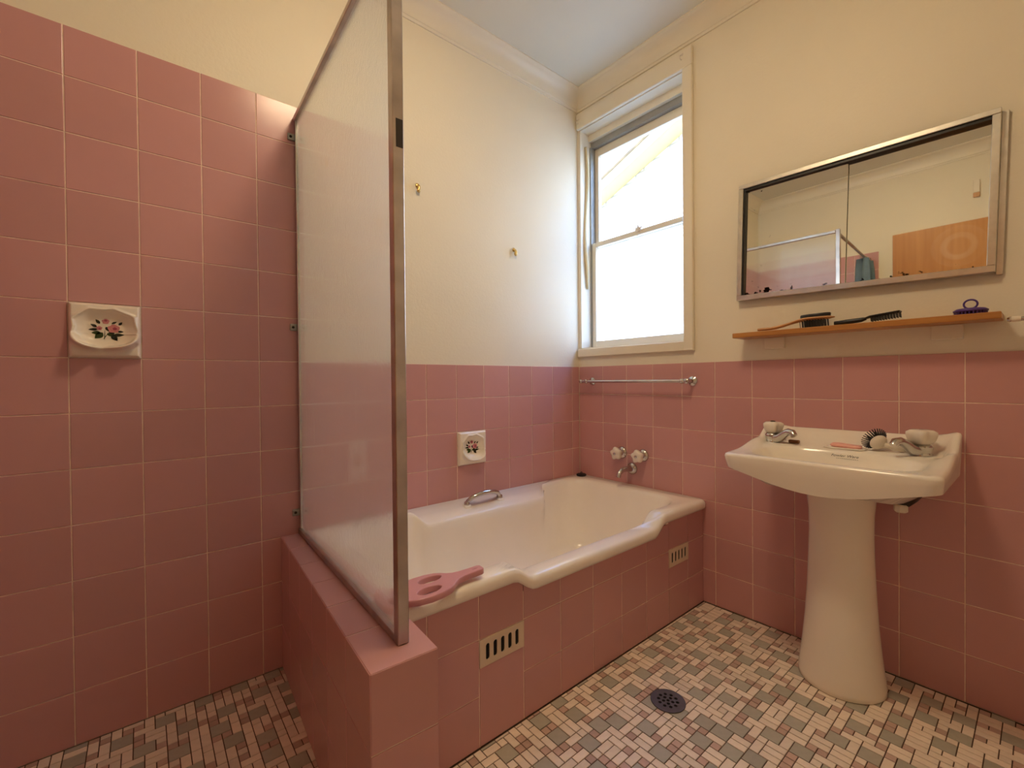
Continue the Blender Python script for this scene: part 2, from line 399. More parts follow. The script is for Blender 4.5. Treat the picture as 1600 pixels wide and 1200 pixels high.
# ---------------------------------------------------------------- bath front panel with vents
AY = -0.72
apron = tag(empty('bath_surround', (0, 0, 0)), 'pink tiled front panel under the rim of the bath', 'bath surround')
RL = 0.373
b_ = bmesh.new(); box(b_, -1.455, AY+0.0017, 0, 0.0, AY+0.03, RL); box(b_, -1.455, AY+0.0017, RL, -1.06, AY+0.03, 0.41); box(b_, -0.30, AY+0.0017, RL, 0, AY+0.03, 0.41)
obj('backing', b_, 'grout_pink', apron)
MA = basis(XP, ZP, YN, (0, AY, 0))
cols = [-1.450, -1.372, -1.216, -1.058, -0.903, -0.747, -0.590, -0.436, -0.282, -0.132, 0.0]
for u0, u1 in zip(cols, cols[1:]):
    top = 0.415 if (u1 < -1.05 or u0 > -0.34) else 0.403
    if abs(u0+1.216) < 0.001: rr = [(0, 0.213), (0.289, top)]
    elif abs(u0+0.282) < 0.001: rr = [(0, 0.138), (0.138, 0.223), (0.296, 0.415)]
    else: rr = [(0, 0.138), (0.138, 0.291), (0.291, top)]
    for v0, v1 in rr: tile(apron, MA, u0, v0, u1, v1)
def vent(u0, v0, u1, v1):
    w, h = u1-u0, v1-v0
    o = cutout('vent', [(0.001, 0.001), (w-0.001, 0.001), (w-0.001, h-0.001), (0.001, h-0.001)], [slot(w/2 + (k-2)*w*0.165, h/2, w*0.088, h*0.60) for k in range(5)], 0.0034, 0.0006, 'vent_cream', apron)
    o.matrix_local = MA @ Matrix.Translation((u0, v0, 0.0004)); o['label'] = 'cream plastic vent with five upright slots'
    obj('cavity', bx(0.008, 0.008, -0.0020, w-0.008, h-0.008, -0.0016), 'dark_hole', o)
vent(-1.216, 0.213, -1.058, 0.289); vent(-0.282, 0.223, -0.132, 0.296)

# ---------------------------------------------------------------- bathtub
def sm(a, b, x): t = max(0, min(1, (x-a)/(b-a))); return t*t*(3-2*t)
def dip(x): return sm(-1.105, -1.02, x)*(1-sm(-0.40, -0.325, x))
def dipb(x): return sm(-1.075, -1.02, x)*(1-sm(-0.385, -0.345, x))
RZ, DP = 0.455, 0.043
def rrect(x0, x1, y0, y1, r, nS=26, nC=10):
    P = []
    cs = [(x1-r, y0+r, -PI/2), (x1-r, y1-r, 0), (x0+r, y1-r, PI/2), (x0+r, y0+r, PI)]
    for i, (cx, cy, a0) in enumerate(cs):
        for k in range(nC): a = a0 + PI/2*k/nC; P.append((cx+r*math.cos(a), cy+r*math.sin(a)))
        nx = cs[(i+1) % 4]; a = a0+PI/2
        p = (cx+r*math.cos(a), cy+r*math.sin(a)); q = (nx[0]+r*math.cos(nx[2]), nx[1]+r*math.sin(nx[2]))
        ns_ = nS*3 if i in (1, 3) else nS
        for k in range(ns_): t = k/ns_; P.append((p[0]+(q[0]-p[0])*t, p[1]+(q[1]-p[1])*t))
    return P
def bl(x0, x1, y0, y1, r, z, outer=False, damp=1.0):
    L = []
    for x, y in rrect(x0, x1, y0, y1, r):
        d = dip(x)
        back = sm(-0.30, -0.12, y)
        dz = DP*d*damp*(1-back if outer else 1)
        if not outer and y > -0.3:
            dz = 0.047*dipb(x)*damp; y -= 0.045*dipb(x)*damp*sm(-0.2, -0.05, y)
        L.append(Vector((x, y, z-dz)))
    return L
tub = tag(empty('bathtub', (0, 0, 0)), 'cream enamel bathtub with dipped rim built in along the window corner', 'bathtub')
BX0, BX1, BY0, BY1 = -1.447, -0.001, -0.737, -0.001
b_ = bmesh.new()
bridge(b_, [
    bl(BX0+0.004, BX1-0.003, BY0+0.016, BY1-0.004, 0.012, RZ-0.040, True), bl(BX0, BX1, BY0+0.003, BY1, 0.014, RZ-0.038, True), bl(BX0, BX1, BY0, BY1, 0.016, RZ-0.028, True),
    bl(BX0, BX1, BY0, BY1, 0.018, RZ-0.013, True), bl(BX0+0.003, BX1-0.002, BY0+0.005, BY1-0.002, 0.020, RZ-0.004, True), bl(BX0+0.010, BX1-0.006, BY0+0.013, BY1-0.004, 0.022, RZ, True),
    bl(BX0+0.05, -0.085, BY0+0.062, -0.050, 0.11, RZ+0.001), bl(BX0+0.058, -0.093, BY0+0.070, -0.056, 0.115, RZ-0.003), bl(BX0+0.064, -0.098, BY0+0.076, -0.061, 0.12, RZ-0.014),
    bl(BX0+0.070, -0.103, BY0+0.081, -0.066, 0.125, RZ-0.04, damp=0.95), bl(BX0+0.085, -0.116, BY0+0.092, -0.08, 0.13, RZ-0.12, damp=0.5), bl(BX0+0.105, -0.135, BY0+0.108, -0.098, 0.13, RZ-0.22, damp=0.1),
    bl(BX0+0.125, -0.155, BY0+0.125, -0.115, 0.13, RZ-0.30, damp=0), bl(BX0+0.155, -0.18, BY0+0.150, -0.14, 0.12, RZ-0.335, damp=0), bl(BX0+0.20, -0.22, BY0+0.19, -0.18, 0.10, RZ-0.35, damp=0),
    bl(BX0+0.45, -0.45, BY0+0.30, -0.30, 0.05, RZ-0.355, damp=0)])
shell = obj('tub_shell', b_, 'bath_enamel', tub, smooth=True)
# raised grip recess and chrome grab handle on the wall-side ledge
for x in (-0.803, -0.618): obj('handle_mount', bx(x-0.020, -0.066, 0.385, x+0.020, -0.020, 0.4375, bev=0.010, seg=3), 'bath_enamel', tub, smooth=True)
hx0, hx1, hy, hz = -0.803, -0.618, -0.050, 0.438
hp = [(hx0, hy, hz-0.01)]
for k in range(13):
    t = k/12; s_ = math.sin(PI*t)
    hp.append((hx0+0.006+(hx1-hx0-0.012)*t, hy-0.020*s_**0.6, hz+0.012+0.030*s_**0.55))
hp.append((hx1, hy, hz-0.01))
gh = obj('grab_handle', tube(bmesh.new(), hp, 0.0105, 14), 'chrome', tub, smooth=True); gh['label'] = 'chrome grab handle'
for x in (hx0, hx1): obj('foot_cap', lathe(bmesh.new(), [(0.013, 0), (0.013, 0.010), (0.010, 0.014)], (x, hy, hz-0.002)), 'chrome', gh, smooth=40)

# ---------------------------------------------------------------- shower screen
scr = tag(empty('shower_screen', (-1.473, 0, 0), -math.atan(0.029/0.855)), 'obscure glass shower screen in a dark metal frame standing on the tiled half wall', 'shower screen')
SL, SZ0, SZ1 = 0.857, NZ+0.001, 1.915
obj('glass_pane', bx(-0.0025, -SL+0.010, SZ0+0.012, 0.0025, -0.014, SZ1-0.010), 'obscure_glass', scr)
def channel(name, a, m='frame_metal'): return obj(name, bx(*a, bev=0.0015, seg=1), m, scr)
channel('bottom_rail', (-0.011, -SL+0.020, SZ0, 0.011, -0.002, SZ0+0.016))
channel('top_rail', (-0.011, -SL+0.020, SZ1-0.016, 0.011, -0.002, SZ1))
channel('wall_channel', (-0.007, -0.018, SZ0+0.016, 0.007, -0.002, SZ1-0.016), 'chrome')
post = channel('post', (-0.011, -SL-0.004, SZ0, 0.013, -SL+0.018, SZ1+0.004))
obj('dark_patch', bx(-0.0040, -SL-0.0046, 1.455, 0.011, -SL-0.0035, 1.512, bev=0.0003, seg=1), 'pipe_dark', post)  # thin dark patch set on the front face of the post
for z in (1.842, 1.178, 0.528):
    cb = bmesh.new(); box(cb, -0.030, -0.007, z-0.012, -0.006, -0.0003, z+0.012, 0.003, 2)
    c_ = obj('wall_clip', cb, 'alu_grey', scr)
    obj('screw', lathe(bmesh.new(), [(0.0045, 0), (0.0045, 0.002), (0.002, 0.003)], (-0.020, -0.007, z), YN, 12), 'black_rubber', c_)

# shower curtain rail and gathered curtain (seen in the mirror)
rail = tag(empty('curtain_rail', (-1.51, -0.845, 1.90)), 'thin metal curtain rail running from the screen post to the far wall', 'curtain rail')
obj('rod', tube(bmesh.new(), [(0.004, 0, 0.0), (XL+1.51, 0.05, 0.0)], 0.009, 12), 'frame_metal', rail, smooth=True)
obj('wall_socket', lathe(bmesh.new(), [(0.022, 0), (0.022, 0.006), (0.013, 0.018)], (XL+1.51+0.0005, 0.05, 0), XP), 'chrome', rail, smooth=40)
cur = tag(empty('shower_curtain', (-2.40, -0.797, 0)), 'blue shower curtain bunched up at the end of the rail', 'curtain')
NP, NZc = 96, 22; gv = []
cb = bmesh.new()
for j in range(NZc+1):
    z = 1.885 - 1.60*j/NZc; row = []
    sp = 0.6 + 0.5*(j/NZc)**0.5
    for k in range(NP+1):
        t = k/NP
        row.append(cb.verts.new((-0.065 + 0.17*t + 0.006*math.sin(j*0.5+k*0.3), (0.055*math.sin(t*PI*2*6.0) + 0.012*math.sin(t*31+j*0.21))*sp, z)))
    gv.append(row)
for j in range(NZc):
    for k in range(NP): cb.faces.new((gv[j][k], gv[j][k+1], gv[j+1][k+1], gv[j+1][k]))
bmesh.ops.solidify(cb, geom=cb.faces[:], thickness=0.0012)
obj('cloth', cb, 'curtain_blue', cur, smooth=True)
for k in range(6):
    x = -0.055 + 0.028*k
    ring = tube(bmesh.new(), [(x, 0.016*math.cos(a*PI/8), 1.897+0.016*math.sin(a*PI/8)) for a in range(17)], 0.002, 6, cap=False)
    obj('ring', ring, 'chrome', cur, smooth=True)

# ---------------------------------------------------------------- floor mosaic
U = 0.0238
GX0, GX1, GY0, GY1 = XL, 0.0, YF, 0.0
nx, ny = int((GX1-GX0)/U)+1, int((GY1-GY0)/U)+1
occ = [[0]*(ny+3) for _ in range(nx+3)]
green = set(); pinks = set(); pieces = []
def free(i, j, w, h): return all(not occ[i+a][j+c] for a in range(w) for c in range(h))
def put(i, j, w, h, k):
    for a in range(w):
        for c in range(h): occ[i+a][j+c] = 1
    pieces.append((i, j, w, h, k))
    if k == 2: pinks.add((i, j))
for j in range(ny):
    for i in range(nx):
        if occ[i][j]: continue
        near = any((i+a, j+c) in green for a in (-3, -2, -1, 0, 1, 2) for c in (-2, -1, 0, 1))
        r_ = random.random()
        if free(i, j, 2, 2) and r_ < (0.03 if near else 0.80): put(i, j, 2, 2, 0); green.add((i, j)); continue
        r_ = random.random()
        h_ok, v_ok = free(i, j, 2, 1), free(i, j, 1, 2)
        if sum((i+a, j+c) in pinks for a in (-2, -1, 0, 1, 2) for c in (-2, -1, 0)) >= 3: r_ *= 0.585   # no big clusters of pink
        if r_ < 0.33 and v_ok: put(i, j, 1, 2, 1)
        elif r_ < 0.56 and h_ok: put(i, j, 2, 1, 1)
        elif r_ < 0.59: put(i, j, 1, 1, 1)
        else: put(i, j, 1, 1, 2)
KM = ['mosaic_green', 'mosaic_cream', 'mosaic_pink']
FG = 0.0025
def hidden(x, y):
    """floor point behind the partition, or under the bath / pedestal"""
    if x > -1.56 and y > -0.715: return True
    if (x+0.16)**2 + (y+1.265)**2 < 0.11**2: return True
    for k in range(1, 40):
        t = k/40; px, py, pz = CP.x+(x-CP.x)*t, CP.y+(y-CP.y)*t, CP.z*(1-t)
        if pz < NZ and -0.907 < py < 0:
            off = 0.05*(-py)/0.907
            if -1.54-off < px < -1.40-off: return True
            if px > -1.4 and py > -0.72 and pz < 0.42: return True
        if pz < 0.65 and (px+0.16)**2+(py+1.265)**2 < 0.09**2: return True
    return False
DRX, DRY, DRR = -0.678, -0.952, 0.051
cand = []; allp = []
for (i, j, w, h, k) in pieces:
    x0, y0 = GX0+i*U, GY0+j*U; x1, y1 = min(x0+w*U, GX1), min(y0+h*U, GY1)
    if x1-x0 < 0.005 or y1-y0 < 0.005: continue
    if x0 > -1.46: y1 = min(y1, -0.7225)
    if y1-y0 < 0.004: continue
    cx, cy = (x0+x1)/2, (y0+y1)/2
    if cy > -0.88 and -1.515-0.05*(-cy)/0.907 < cx < -1.425-0.05*(-cy)/0.907: continue
    if cx > -1.40 and cy > -0.715: continue
    if (cx-DRX)**2+(cy-DRY)**2 < (DRR-0.020)**2: continue
    q = [proj((a, c, 0)) for a, c in ((x0, y0), (x1, y0), (x1, y1), (x0, y1))]
    area = 0
    if all(q) and all(0 <= p[0] <= 1600 and 0 <= p[1] <= 1200 for p in q) and not hidden(cx, cy):
        area = abs(sum(q[a][0]*q[(a+1) % 4][1]-q[(a+1) % 4][0]*q[a][1] for a in range(4)))/2
    allp.append((area, x0, y0, x1, y1, k))
allp.sort(key=lambda p: -p[0])
def mosaic_bm(b2, x0, y0, x1, y1, dz=0.0):
    e = FG/2; c_ = 0.0008
    lo = [b2.verts.new((x, y, -0.003)) for x, y in ((x0+e, y0+e), (x1-e, y0+e), (x1-e, y1-e), (x0+e, y1-e))]
    mi = [b2.verts.new((x, y, -0.0007+dz)) for x, y in ((x0+e, y0+e), (x1-e, y0+e), (x1-e, y1-e), (x0+e, y1-e))]
    e += c_
    hi = [b2.verts.new((x, y, dz)) for x, y in ((x0+e, y0+e), (x1-e, y0+e), (x1-e, y1-e), (x0+e, y1-e))]
    fs = [b2.faces.new(hi)]
    for A, B in ((lo, mi), (mi, hi)):
        for t in range(4): fs.append(b2.faces.new((A[t], A[(t+1) % 4], B[(t+1) % 4], B[t])))
    return fs
MM = {}
for area, x0, y0, x1, y1, k in allp[:300]:
    key = (round(x1-x0, 4), round(y1-y0, 4), k)
    if key not in MM:
        b2 = bmesh.new(); mosaic_bm(b2, 0, 0, x1-x0, y1-y0); me = bpy.data.meshes.new('mosaic_tile'); bmesh.ops.recalc_face_normals(b2, faces=b2.faces); b2.to_mesh(me); b2.free(); me.materials.append(MATS[KM[k]]); MM[key] = me
    o = bpy.data.objects.new('mosaic_tile', MM[key]); C.objects.link(o); o.parent = floor; o.location = (x0, y0, random.uniform(-0.0003, 0.0002))
for k in range(3):
    # spread the remaining pieces over a few tones per colour
    b2 = bmesh.new()
    for area, x0, y0, x1, y1, kk in allp[300:]:
        if kk == k: mosaic_bm(b2, x0, y0, x1, y1, random.uniform(-0.0003, 0.0002))
    bmesh.ops.recalc_face_normals(b2, faces=b2.faces)
    o = obj('mosaic_field', b2, KM[k], floor); o['kind'] = 'stuff'

# floor waste grate
dr = tag(empty('floor_drain', (DRX, DRY, 0)), 'round dark metal floor drain grate set in the mosaic', 'drain')
holes = [circ(0, 0, 0.0058, 12)] + [circ(0.014*math.cos(a*PI/2.5), 0.014*math.sin(a*PI/2.5), 0.0058, 12) for a in range(5)] + [circ(0.0275*math.cos(a*PI/5+0.2), 0.0275*math.sin(a*PI/5+0.2), 0.0058, 12) for a in range(10)]
cutout('grate', circ(0, 0, 0.0505, 40), holes, 0.003, 0.0006, 'drain_metal', dr, Matrix.Translation((0, 0, 0.0022)))
obj('sump', lathe(bmesh.new(), [(0.046, -0.0022), (0.046, 0.0002)], (0, 0, 0)), 'dark_hole', dr)

# ---------------------------------------------------------------- window in the right wall
win = struct(empty('window_1', (0, 0, 0)))
def wp(name, m, *boxes, parent=win, bev=0.0):
    b2 = bmesh.new()
    for a in boxes: box(b2, *a, bev=bev, seg=1) if bev else box(b2, *a)
    return obj(name, b2, m, parent)
wp('architrave', 'paint_trim', (-0.014, -0.0015, 2.382, PB, -0.684, 2.468), (-0.014, -0.637, 1.112, PB, -0.684, 2.382), bev=0.003)
wp('sill_board', 'paint_trim', (-0.014, -0.0015, 1.112, PB, -0.640, 1.157), bev=0.003)
wp('jamb_lining', 'paint_trim', (PB, WY0-0.004, WZ0, 0.155, WY0, WZ1), (PB, WY1, WZ0, 0.155, WY1+0.006, WZ1), (PB, WY1, WZ1-0.004, 0.155, WY0, WZ1), (PB, WY1, WZ0, 0.16, WY0, WZ0+0.008))
wp('head_stop', 'paint_trim', (0.075, WY1+0.006, 2.340, 0.13, WY0-0.004, 2.378))
wp('head_track', 'alu_grey', (0.095, WY1+0.006, 2.306, 0.15, WY0-0.004, 2.340))
wp('side_track', 'alu_grey', (0.085, WY0-0.013, 1.165, 0.15, WY0-0.004, 2.31), (0.085, WY1+0.006, 1.165, 0.15, WY1+0.016, 2.31))
def sash(name, x, z0, z1, y0, y1, st, bt, tp):
    s_ = wp(name, 'paint_trim', (x-0.014, y0, z0, x+0.014, y0-st, z1), (x-0.014, y1, z0, x+0.014, y1+st, z1), (x-0.014, y0-st, z0, x+0.014, y1+st, z0+bt), (x-0.014, y0-st, z1-tp, x+0.014, y1+st, z1), bev=0.002)
    obj('pane', bx(x-0.0015, y1+st-0.003, z0+bt-0.003, x+0.0015, y0-st+0.003, z1-tp+0.003), 'window_glass', s_)
    return s_
lo = sash('lower_sash', 0.103, 1.166, 1.762, WY0-0.013, WY1+0.016, 0.026, 0.038, 0.026)
up = sash('upper_sash', 0.133, 1.735, 2.306, WY0-0.013, WY1+0.016, 0.026, 0.026, 0.046)
lb = bmesh.new(); box(lb, 0.080, -0.352, 1.752, 0.092, -0.318, 1.768, 0.002, 1); tube(lb, [(0.086, -0.335, 1.765), (0.086, -0.335, 1.786)], 0.004, 8); tube(lb, [(0.086, -0.318, 1.774), (0.086, -0.362, 1.768)], 0.003, 8); tube(lb, [(0.084, -0.335, 1.755), (0.082, -0.335, 1.730)], 0.003, 8)
obj('latch', lb, 'white_plastic', win)
# peeling sash-cord cover strip in the left track
cb = bmesh.new(); pts = []
for k in range(15):
    t = k/14; z = 2.30 - 0.80*t
    pts.append((0.045+0.010*math.sin(t*7), WY0-0.010-0.004*math.sin(t*9), z))
tube(cb, pts, [0.006+0.004*math.sin(PI*k/14) for k in range(15)], 8)
obj('cord_strip', cb, 'cord_cream', win, smooth=True)

def cup_hook(name, loc, nrm, label, m='brass', s=1.0, grp=None):
    o = empty(name, loc); n_ = Vector(nrm)
    obj('rose', lathe(bmesh.new(), [(0.006*s, 0), (0.006*s, 0.002*s), (0.003*s, 0.004*s)], (0, 0, 0), nrm, 12), m, o, smooth=40)
    P = [n_*0.003*s]
    for k in range(9):
        a = -PI/2 + 1.35*PI*k/8 - 0.1
        P.append(n_*(0.010*s + 0.009*s*math.sin(a+PI/2)) + Vector((0, 0, -0.009*s - 0.009*s*math.cos(a+PI/2)*-1 - 0.009*s)))
    obj('hook', tube(bmesh.new(), P, 0.0018*s, 8), m, o, smooth=True)
    return tag(o, label, 'hook', grp)
cup_hook('cup_hook', (-0.0142, -0.639, 2.445), XN, 'small cup hook at the right end of the window head board', 'white_plastic')
cup_hook('cup_hook', (-0.0142, -0.020, 2.435), XN, 'small cup hook at the corner end of the window head board', 'white_plastic')
def robe_hook(loc, label, rz):
    o = empty('robe_hook', loc); o.rotation_euler = (0, rz, 0)
    obj('plate', lathe(bmesh.new(), [(0.010, 0), (0.011, 0.002), (0.008, 0.005), (0.003, 0.006)], (0, 0, 0.008), YN, 16), 'brass', o, smooth=True)
    obj('prong', tube(bmesh.new(), [(0, -0.002, 0.008), (0, -0.012, 0.004), (0, -0.016, -0.006), (0, -0.012, -0.014), (0, -0.016, -0.020)], [0.005, 0.006, 0.007, 0.008, 0.007], 10), 'brass', o, smooth=True)
    return tag(o, label, 'hook')
robe_hook((-1.0, PB, 1.80), 'small brass hook high on the painted wall next to the shower screen', 0.1)
robe_hook((-0.471, PB, 1.625), 'small brass hook on the painted wall nearer the window', 0.0)

# ---------------------------------------------------------------- house next door seen through the window
nb = tag(empty('neighbour_house', (3.0, 0, 0)), 'pale brick gable with cream barge board beyond the window', 'house')
sl = 0.403; AYp = -1.6
def roofz(y, off): return off + sl*(2.27-y) if y > AYp else off + sl*(2.27-AYp) - sl*(AYp-y)
b_ = bmesh.new(); P = [(7.6, -0.6), (7.6, roofz(7.6, 3.50)), (AYp, roofz(AYp, 3.50)), (-7.0, roofz(-7.0, 3.50)), (-7.0, -0.6)]
A = [b_.verts.new((0, y, z)) for y, z in P]; B = [b_.verts.new((0.22, y, z)) for y, z in P]
b_.faces.new(A); b_.faces.new(B[::-1])
for k in range(5): b_.faces.new((A[k], A[(k+1) % 5], B[(k+1) % 5], B[k]))
obj('gable_wall', b_, 'pale_brick', nb)
obj('side_wall', bx(0.22, 7.4, -0.6, 4.0, 7.6, roofz(7.6, 3.36)), 'pale_brick', nb)
def sloped(name, x0, x1, lo_, hi_, m):
    b2 = bmesh.new()
    ys = [8.0, AYp, -7.4]
    A = [(y, roofz(y, lo_)) for y in ys]; B = [(y, roofz(y, hi_)) for y in ys]
    vs = {}
    for i, x in enumerate((x0, x1)):
        for j, L in enumerate((A, B)):
            for k, (y, z) in enumerate(L): vs[i, j, k] = b2.verts.new((x, y, z))
    for k in (0, 1):
        b2.faces.new((vs[0,0,k], vs[0,0,k+1], vs[0,1,k+1], vs[0,1,k])); b2.faces.new((vs[1,0,k], vs[1,1,k], vs[1,1,k+1], vs[1,0,k+1]))
        b2.faces.new((vs[0,0,k], vs[1,0,k], vs[1,0,k+1], vs[0,0,k+1])); b2.faces.new((vs[0,1,k], vs[0,1,k+1], vs[1,1,k+1], vs[1,1,k]))
    for k in (0, 2): b2.faces.new((vs[0,0,k], vs[0,1,k], vs[1,1,k], vs[1,0,k]))
    return obj(name, b2, m, nb)
sloped('barge_board', -0.276, -0.258, 3.345, 3.47, 'fascia_cream')
sloped('soffit', -0.258, 0.0, 3.36, 3.375, 'fascia_cream')
sloped('roof', -0.32, 4.0, 3.475, 3.56, 'roof_tile')
struct(obj('ground', bx(0.2, -60, -0.7, 80, 80, -0.6), 'ground_outside'))

# ---------------------------------------------------------------- glazed soap dishes with rose decal
def dish(name, x0, z0, label, scroll):
    W_ = T-0.001; N = 84
    o = tag(empty(name, (x0+0.0005, 0, z0+0.0005)), label, 'soap dish')
    cx, cz = 0.5, 0.54 if scroll else 0.53
    rx, rz = (0.45, 0.36) if scroll else (0.39, 0.37)
    def height(u, v):
        e = min(u, 1-u, v, 1-v)
        h = 0.018*min(1, e/0.05)**0.4 if e > 0 else 0
        du, dv = (u-cx)/rx, (v-cz)/rz
        a = math.atan2(dv, du); r = (abs(du)**2.6+abs(dv)**2.6)**(1/2.6)
        sc = 1 - 0.075*abs(math.sin(a*4.5+0.3)) if dv > -0.25 else 1.0
        q = r/sc
        flute = -0.0032*abs(math.sin(a*4.5+0.3))*sm(0.35, 0.85, q) if dv > -0.2 else 0
        if q < 1: h = h - 0.0155*(1-sm(0.55, 1.0, q)) + flute
        rim = math.exp(-((q-1.03)/0.07)**2)
        h += rim*0.005
        # projecting lip along the bottom
        lip = math.exp(-((q-1.02)/0.11)**2)*sm(-0.15, -0.85, dv) if dv < 0 else 0
        notch = 1-0.85*math.exp(-((u-0.45)/0.11)**2) if scroll else 1
        h += lip*(0.034 if scroll else 0.020)*notch
        return h
    b2 = bmesh.new(); V = [[b2.verts.new((i/N*W_, -max(0.0005, height(i/N, j/N)), j/N*W_)) for j in range(N+1)] for i in range(N+1)]
    for i in range(N):
        for j in range(N): b2.faces.new((V[i][j], V[i+1][j], V[i+1][j+1], V[i][j+1]))
    back = [b2.verts.new((x, 0.001, z)) for x, z in ((0, 0), (W_, 0), (W_, W_), (0, W_))]
    b2.faces.new(back)
    obj('body', b2, 'dish_glaze', o, smooth=True)
    def patch(nm, m, polys, lift=0.0007):
        b3 = bmesh.new()
        for P in polys:
            b3.faces.new([b3.verts.new((u*W_, -height(u, v)-lift, v*W_)) for u, v in P])
        bmesh.ops.triangulate(b3, faces=b3.faces[:])
        return obj(nm, b3, m, o)
    def leaf(u, v, L, w, ang):
        P = []
        for k in range(7): t = k/6; P.append((L*t, w*math.sin(PI*t**0.8)))
        for k in range(5, 0, -1): t = k/6; P.append((L*t, -w*math.sin(PI*t**0.8)))
        c_, s_ = math.cos(ang), math.sin(ang)
        return [(u+x*c_-y*s_, v+x*s_+y*c_) for x, y in P]
    D = math.radians; ou, ov = cx-0.02, cz-0.02
    lv = [leaf(ou-0.02, ov-0.05, 0.16, 0.055, D(225)), leaf(ou-0.05, ov-0.05, 0.13, 0.035, D(185)), leaf(ou+0.03, ov-0.07, 0.13, 0.035, D(-10))]
    dk = [leaf(ou+0.12, ov-0.09, 0.16, 0.03, D(5)), leaf(ou+0.10, ov-0.08, 0.14, 0.045, D(-55)), leaf(ou-0.10, ov+0.05, 0.10, 0.024, D(150)), leaf(ou-0.08, ov+0.01, 0.14, 0.024, D(185)),
          leaf(ou-0.06, ov+0.11, 0.10, 0.026, D(125)), leaf(ou+0.20, ov+0.10, 0.08, 0.022, D(50)), leaf(ou+0.10, ov+0.12, 0.09, 0.018, D(30)), leaf(ou+0.02, ov+0.06, 0.10, 0.028, D(-60)), leaf(ou+0.06, ov-0.03, 0.09, 0.03, D(-20)), leaf(ou+0.18, ov-0.02, 0.09, 0.02, D(0))]
    stem = [leaf(ou-0.0, ov-0.19, 0.20, 0.006, D(88)), leaf(ou-0.02, ov-0.18, 0.16, 0.006, D(60))]
    patch('leaf_decal', 'leaf_green', lv+stem); patch('leaf_decal', 'leaf_dark', dk, 0.0009)
    fl = lambda u, v, r, n_=14: [(u+r*(1+0.12*math.sin(5*2*PI*k/n_))*math.cos(2*PI*k/n_), v+0.9*r*(1+0.12*math.sin(5*2*PI*k/n_))*math.sin(2*PI*k/n_)) for k in range(n_)]
    patch('rose_decal', 'rose_pink', [fl(ou+0.13, ov+0.03, 0.085), fl(ou+0.02, ov+0.16, 0.052), fl(ou-0.07, ov+0.03, 0.042)], 0.0012)
    patch('rose_heart', 'rose_deep', [fl(ou+0.145, ov+0.03, 0.03), fl(ou+0.02, ov+0.175, 0.022), fl(ou-0.065, ov+0.02, 0.016)], 0.0016)
    return o
dish('soap_dish', -2.054, 1.058, 'wide white shell soap dish with painted roses on the tall shower tiling', True)
dish('soap_dish', -0.818, 0.602, 'white shell soap dish with painted roses on the tiles above the bath', False)

# ---------------------------------------------------------------- bath taps and spout on the window wall
def crown(b2, o, ax, s=1.0):
    return lathe(b2, [(0.014*s, 0), (0.021*s, 0.003*s), (0.026*s, 0.012*s), (0.030*s, 0.026*s), (0.0295*s, 0.034*s), (0.022*s, 0.039*s), (0.008*s, 0.040*s)], o, ax, 40, lambda a, i: 1 + 0.13*math.cos(5*a)*min(1, i/2.0))
def wall_tap(y, z, label):
    o = tag(empty('bath_tap', (0, y, z)), label, 'tap')
    obj('flange', lathe(bmesh.new(), [(0.031, 0), (0.031, 0.003), (0.026, 0.010), (0.016, 0.014), (0.013, 0.024)], (-0.0005, 0, 0), XN, 32), 'chrome', o, smooth=50)
    h = obj('handle', crown(bmesh.new(), (-0.024, 0, 0), XN), 'handle_white', o, smooth=True)
    obj('button', lathe(bmesh.new(), [(0.007, 0), (0.007, 0.003), (0.004, 0.0045)], (-0.064, 0, 0), XN, 16), 'chrome', h, smooth=50)
wall_tap(-0.289, 0.608, 'bath tap with white crown handle nearest the corner')
wall_tap(-0.415, 0.608, 'bath tap with white crown handle nearest the basin')
sp = tag(empty('bath_spout', (0, -0.351, 0.534)), 'short chrome bath spout below the two wall taps', 'spout')
obj('flange', lathe(bmesh.new(), [(0.030, 0), (0.030, 0.003), (0.025, 0.010), (0.017, 0.016)], (-0.0005, 0, 0), XN, 32), 'chrome', sp, smooth=50)
obj('nozzle', tube(bmesh.new(), [(-0.010, 0, 0), (-0.05, 0, 0.004), (-0.085, 0, 0.002), (-0.108, 0, -0.010), (-0.115, 0, -0.030)], [0.016, 0.014, 0.013, 0.012, 0.011], 16), 'chrome', sp, smooth=50)

# towel rail over the taps
tr_ = tag(empty('towel_rail', (0, -0.38, 0.975)), 'slim chrome towel rail on the pink tiles under the window', 'towel rail')
obj('bar', tube(bmesh.new(), [(-0.052, 0.312, 0), (-0.052, -0.285, 0)], 0.0075, 14), 'chrome', tr_, smooth=50)
for y, e in ((0.283, 1), (-0.295, -1)):
    b2 = bmesh.new(); lathe(b2, [(0.021, 0), (0.021, 0.003), (0.015, 0.007), (0.009, 0.012), (0.008, 0.045), (0.011, 0.048), (0.011, 0.058), (0.006, 0.062)], (-0.0005, y, 0), XN, 24)
    obj('bracket', b2, 'chrome', tr_, smooth=40)
obj('finial', lathe(bmesh.new(), [(0.007, 0), (0.010, 0.003), (0.012, 0.010), (0.010, 0.016), (0.004, 0.020)], (-0.052, 0.312, 0), YP, 16), 'chrome', tr_, smooth=True)
obj('collar', lathe(bmesh.new(), [(0.008, 0), (0.0115, 0.004), (0.0115, 0.016), (0.008, 0.020)], (-0.052, -0.262, 0), YN, 16), 'chrome', tr_, smooth=40)

